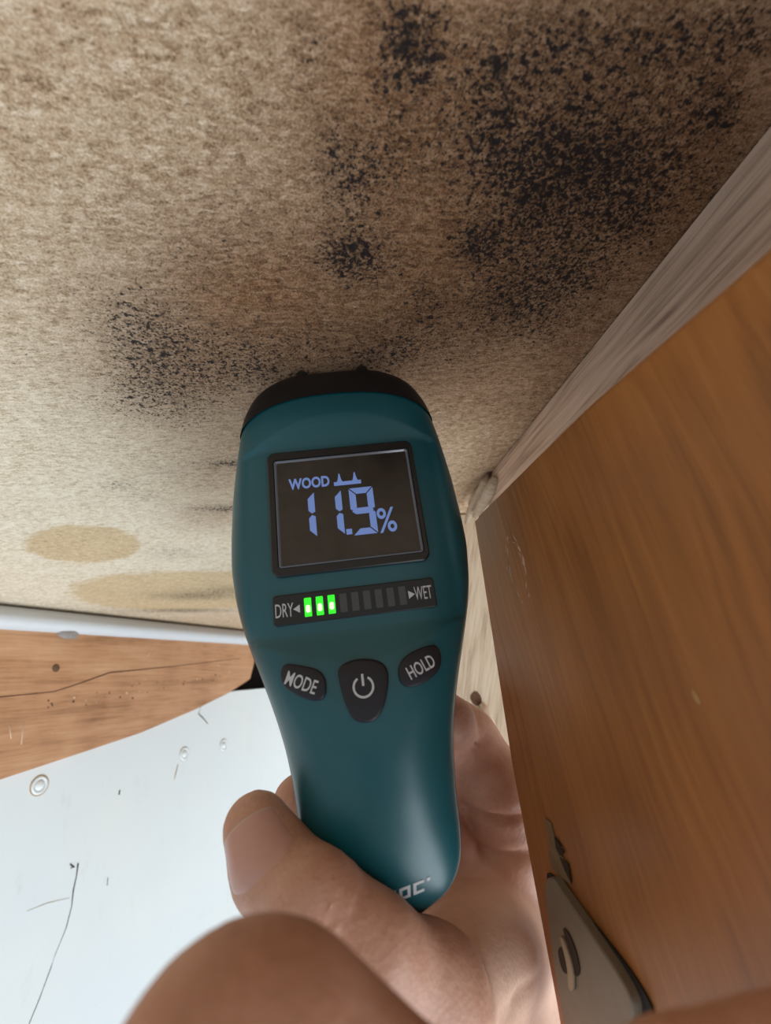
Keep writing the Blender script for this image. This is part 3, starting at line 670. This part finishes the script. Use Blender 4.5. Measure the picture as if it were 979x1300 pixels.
# ------------------------------------------------------------------ hands (signed distance field -> surface nets)
def surface_nets(fn, lo, hi, h):
    nx, ny, nz = [int(math.ceil((b - a) / h)) + 1 for a, b in zip(lo, hi)]
    gx, gy, gz = (lo[0] + np.arange(nx) * h, lo[1] + np.arange(ny) * h, lo[2] + np.arange(nz) * h)
    G = np.stack(np.meshgrid(gx, gy, gz, indexing='ij'), -1).reshape(-1, 3).astype(np.float32)
    D = np.concatenate([fn(G[i:i + 400000]) for i in range(0, len(G), 400000)]).reshape(nx, ny, nz)
    S = D < 0; cs = np.zeros((nx - 1, ny - 1, nz - 1), int)
    sl = lambda a, i: a[(slice(i[0], a.shape[0] - 1 + i[0]), slice(i[1], a.shape[1] - 1 + i[1]), slice(i[2], a.shape[2] - 1 + i[2]))]
    cor = [(i, j, k) for i in (0, 1) for j in (0, 1) for k in (0, 1)]
    for c in cor: cs += sl(S, c)
    act = (cs > 0) & (cs < 8); ids = -np.ones(act.shape, int); ids[act] = np.arange(act.sum())
    acc = np.zeros((act.sum(), 3)); cnt = np.zeros(act.sum())
    for a in cor:
        for ax in range(3):
            if a[ax]: continue
            b = list(a); b[ax] = 1
            da, db = sl(D, a)[act], sl(D, b)[act]; x = (da < 0) != (db < 0)
            t = np.where(x, da / np.where(x, da - db, 1), 0); p = np.tile(np.array(a, float), (len(t), 1)); p[:, ax] += t
            acc[x] += p[x]; cnt[x] += 1
    base = np.argwhere(act); V = (base + acc / cnt[:, None]) * h + np.array(lo)
    Fc = []
    for ax in range(3):
        o1, o2 = [(1, 2), (2, 0), (0, 1)][ax]
        s0 = [slice(1, -1)] * 3; s0[ax] = slice(0, -1); s1 = list(s0); s1[ax] = slice(1, None)
        A_, B_ = S[tuple(s0)], S[tuple(s1)]; e = np.argwhere(A_ != B_)
        fl = A_[A_ != B_]; c0 = e + 1; c0[:, ax] -= 1
        q = []
        for d1, d2 in ((-1, -1), (0, -1), (0, 0), (-1, 0)):
            c = c0.copy(); c[:, o1] += d1; c[:, o2] += d2; q.append(ids[c[:, 0], c[:, 1], c[:, 2]])
        q = np.stack(q, 1); q[~fl] = q[~fl][:, ::-1]; Fc.append(q)
    Fc = np.concatenate(Fc)
    return V, Fc[(Fc >= 0).all(1)]
def rcone(P, a, b, ra, rb):
    ab = b - a; t = np.clip((P - a) @ ab / (ab @ ab), 0, 1); return np.linalg.norm(P - (a + t[:, None] * ab), axis=1) - (ra + (rb - ra) * t)
def smin(a, b, k):
    h_ = np.clip(.5 + .5 * (b - a) / k, 0, 1); return b + (a - b) * h_ - k * h_ * (1 - h_)
def chain_sdf(P, ch, k=.004):
    d = None
    for (a, ra), (b, rb) in zip(ch[:-1], ch[1:]):
        q = rcone(P, a, b, ra, rb); d = q if d is None else smin(d, q, k)
    return d
def pxchain(c): return [(at(u, v, d), r) for u, v, d, r in c]
def skin_mat():
    t = NT('skin'); co = t.coord(); a = t.noise(co, 90, 4, .6); b = t.noise(co, 700, 3, .6)
    v = t.n('ShaderNodeTexVoronoi', Vector=co, Scale=900.0).outputs['Distance']
    c = t.ramp(a, (.3, (.44, .215, .138)), (.5, (.55, .29, .195)), (.7, (.62, .36, .26)))
    c = t.mix(t.ramp(b, (.62, 0.0), (.75, .35)), c, (.34, .13, .09))
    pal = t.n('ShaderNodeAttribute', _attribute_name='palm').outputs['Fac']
    c = t.mix(t.math('MULTIPLY', pal, t.ramp(a, (.3, .75), (.7, 1.0))), c, (.86, .56, .42))  # palm skin is paler, and lightened further to make up for weak light
    t.set(Base__Color=c, Roughness=.52, Subsurface__Weight=.12, Subsurface__Radius=(1.0, .35, .2), Subsurface__Scale=.003)
    t.bump(t.math('ADD', t.math('MULTIPLY', v, .8), b), .22, .0004); return t.m
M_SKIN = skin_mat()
def make_hand(name, body, digits, creases, h, kb=.006, kd=.004):
    allp = [p for ch in body + digits for p in ch]; pts = np.array([p for p, r in allp]); rs = np.array([r for p, r in allp])
    lo = (pts - rs[:, None]).min(0) - .004; hi = (pts + rs[:, None]).max(0) + .004
    def fn(P):
        P = P.astype(float); d = None
        for ch in body:
            q = chain_sdf(P, ch, .008); d = q if d is None else smin(d, q, kb)
        dg = None
        for ch in digits:
            q = chain_sdf(P, ch, .005); q = smin(q, d, kd); dg = q if dg is None else smin(dg, q, .0012)
        for c, ax, amp, wd, rad in creases:
            v = P - c; s = v @ ax; r2 = (v * v).sum(1); dg = dg + amp * np.exp(-(s / wd) ** 2) * np.exp(-r2 / rad ** 2)
        return dg
    V, Fc = surface_nets(fn, lo, hi, h)
    o = mesh_obj(name, V, Fc, M_SKIN, None, True)
    bm = bmesh.new(); bm.from_mesh(o.data)
    for _ in range(3): bmesh.ops.smooth_vert(bm, verts=bm.verts, factor=.5, use_axis_x=True, use_axis_y=True, use_axis_z=True)
    bmesh.ops.recalc_face_normals(bm, faces=bm.faces); bm.to_mesh(o.data); bm.free()
    return o
TH = pxchain([(326, 1050, .1035, .0072), (350, 1103, .0985, .0080), (404, 1146, .0908, .0080), (472, 1206, .0900, .0086), (545, 1268, .0965, .0118), (605, 1345, .122, .0160)])
body = [pxchain([(560, 1290, .110, .0135), (624, 1232, .136, .0115), (680, 1335, .147, .0165), (640, 1430, .135, .0240)]),
        pxchain([(605, 1345, .122, .0160), (680, 1335, .147, .0165)]), pxchain([(576, 1245, .110, .0122), (618, 1202, .1260, .0112), (672, 1184, .1500, .0112)]), pxchain([(653, 1160, .149, .0100), (680, 1335, .147, .0160)]),
        [(at(640, 1430, .135), .024), (camp(.045, -.24, .125), .026), (camp(.05, -.34, .10), .030)]]
digits = [TH,
          pxchain([(640, 1210, .134, .011), (500, 1110, .139, .0095), (382, 1020, .1345, .0080)]),
          pxchain([(640, 1190, .138, .011), (540, 1040, .152, .0095), (450, 960, .152, .0080)]),
          pxchain([(650, 1170, .142, .011), (596, 1050, .158, .0090), (570, 960, .156, .0085), (573, 916, .147, .0078)]),
          pxchain([(660, 1150, .147, .0105), (648, 1072, .150, .0104), (632, 1000, .151, .0104), (592, 940, .158, .0098), (540, 892, .168, .0090)])]
def crease(u0, v0, d, u1, v1, amp, wd, rad):
    a = at(u0, v0, d); return (a, nrm(at(u1, v1, d) - a), amp, wd, rad)
creases = [crease(640, 1042, .139, 637, 1008, .0030, .0011, .013), crease(655, 1095, .137, 650, 1058, .0026, .0014, .012), crease(600, 952, .145, 592, 925, .0014, .0009, .008),
           crease(424, 1150, .086, 470, 1195, .0009, .0007, .010), crease(440, 1162, .086, 480, 1205, .0008, .0006, .010), crease(410, 1140, .086, 460, 1185, .0006, .0005, .009),
           crease(600, 1195, .106, 580, 1160, .0010, .0010, .014), crease(650, 1240, .113, 680, 1190, .0010, .0009, .014), crease(610, 1235, .106, 640, 1200, .0008, .0007, .014), crease(570, 1270, .100, 610, 1240, .0006, .0006, .012)]
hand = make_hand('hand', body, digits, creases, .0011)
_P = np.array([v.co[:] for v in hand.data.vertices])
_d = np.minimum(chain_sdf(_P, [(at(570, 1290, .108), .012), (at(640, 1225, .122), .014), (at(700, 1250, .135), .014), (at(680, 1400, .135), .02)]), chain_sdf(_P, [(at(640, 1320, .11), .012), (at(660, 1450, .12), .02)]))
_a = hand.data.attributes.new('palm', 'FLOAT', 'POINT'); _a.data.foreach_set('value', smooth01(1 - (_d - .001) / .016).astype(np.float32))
tag(hand, 'left hand gripping the teal meter, thumb across its handle', 'hand')
bpy.context.view_layer.update()
# thumb nail
a_, ra = TH[0]; b_, rb = TH[1]; ax = nrm(a_ - b_); tocam = nrm(EYE - (a_ + b_) / 2); tocam = nrm(tocam - ax * (tocam @ ax)); sd = np.cross(ax, tocam)
cpx = nrm(tocam * 1.0 + (at(300, 1090, .1) - at(330, 1085, .1)) / np.linalg.norm(at(300, 1090, .1) - at(330, 1085, .1)) * .35); cpx = nrm(cpx - ax * (cpx @ ax)); sd = np.cross(ax, cpx)
from mathutils.bvhtree import BVHTree
_bm = bmesh.new(); _bm.from_mesh(hand.data); TREE = BVHTree.FromBMesh(_bm); _bm.free()
V = []; Fc = []; NU, NV = 20, 18; LEN = np.linalg.norm(a_ - b_)
for i in range(NU):
    t = i / (NU - 1)                                # from the cuticle to the free edge
    for j in range(NV):
        q = -1 + 2 * j / (NV - 1)
        lo_ = -.22 + .30 * q * q * abs(q); hi_ = 1.16 - .16 * q * q
        tt = lo_ + (hi_ - lo_) * t; ph = q * (.92 + .10 * t)
        d = cpx * math.cos(ph) + sd * math.sin(ph); axp = b_ + ax * LEN * min(tt, 1.0)
        dd = nrm(d + ax * max(0, tt - 1.0) * .8)
        loc_, no_, _, dist_ = TREE.ray_cast(Vector(axp + dd * .03), Vector(-dd), .05)
        p = np.array(loc_) if loc_ is not None else axp + dd * .0085
        rim = 1 - max(abs(q) ** 6, (1 - t) ** 8)
        V.append(p + dd * (.00045 * rim - .0001))
n0 = len(V); V += [v - cpx * .0007 for v in V]
for i in range(NU - 1):
    for j in range(NV - 1):
        q = [i * NV + j, i * NV + j + 1, (i + 1) * NV + j + 1, (i + 1) * NV + j]; Fc.append(q); Fc.append([n0 + k for k in q[::-1]])
for i in range(NU - 1):
    for j in (0, NV - 1): Fc.append([i * NV + j, (i + 1) * NV + j, n0 + (i + 1) * NV + j, n0 + i * NV + j])
for j in range(NV - 1):
    for i in (0, NU - 1): Fc.append([i * NV + j, i * NV + j + 1, n0 + i * NV + j + 1, n0 + i * NV + j])
M_NAIL = plain('thumb nail', (.58, .33, .27), .28, .5, noise=.08, nscale=300, bump=.04)
nail = fixn(mesh_obj('thumb_nail', V, Fc, M_NAIL, hand, True))
nail.data.materials.append(plain('nail edge', (.62, .44, .36), .4, noise=.05))
for p in nail.data.polygons:
    if all((k % n0) // NV >= NU - 2 for k in p.vertices): p.material_index = 1
# the other hand, right under the lens
body2 = [[(camp(.0, -.095, .024), .017), (camp(.03, -.092, .016), .016), (camp(.02, -.13, .01), .022)], [(camp(.02, -.13, .01), .022), (camp(.03, -.22, -.03), .026)]]
dig2 = [[(camp(-.0098, -.0432, .034), .0112), (camp(.004, -.060, .033), .0138), (camp(.0, -.095, .024), .015)],
        [(camp(.0200, -.0410, .030), .0066), (camp(.030, -.0405, .029), .0070), (camp(.043, -.047, .022), .0076), (camp(.041, -.068, .018), .0085), (camp(.032, -.090, .016), .011)]]
hand2 = make_hand('hand', body2, dig2, [], .0014)
tag(hand2, 'out-of-focus dark fingers of the other hand at the bottom edge', 'hand')
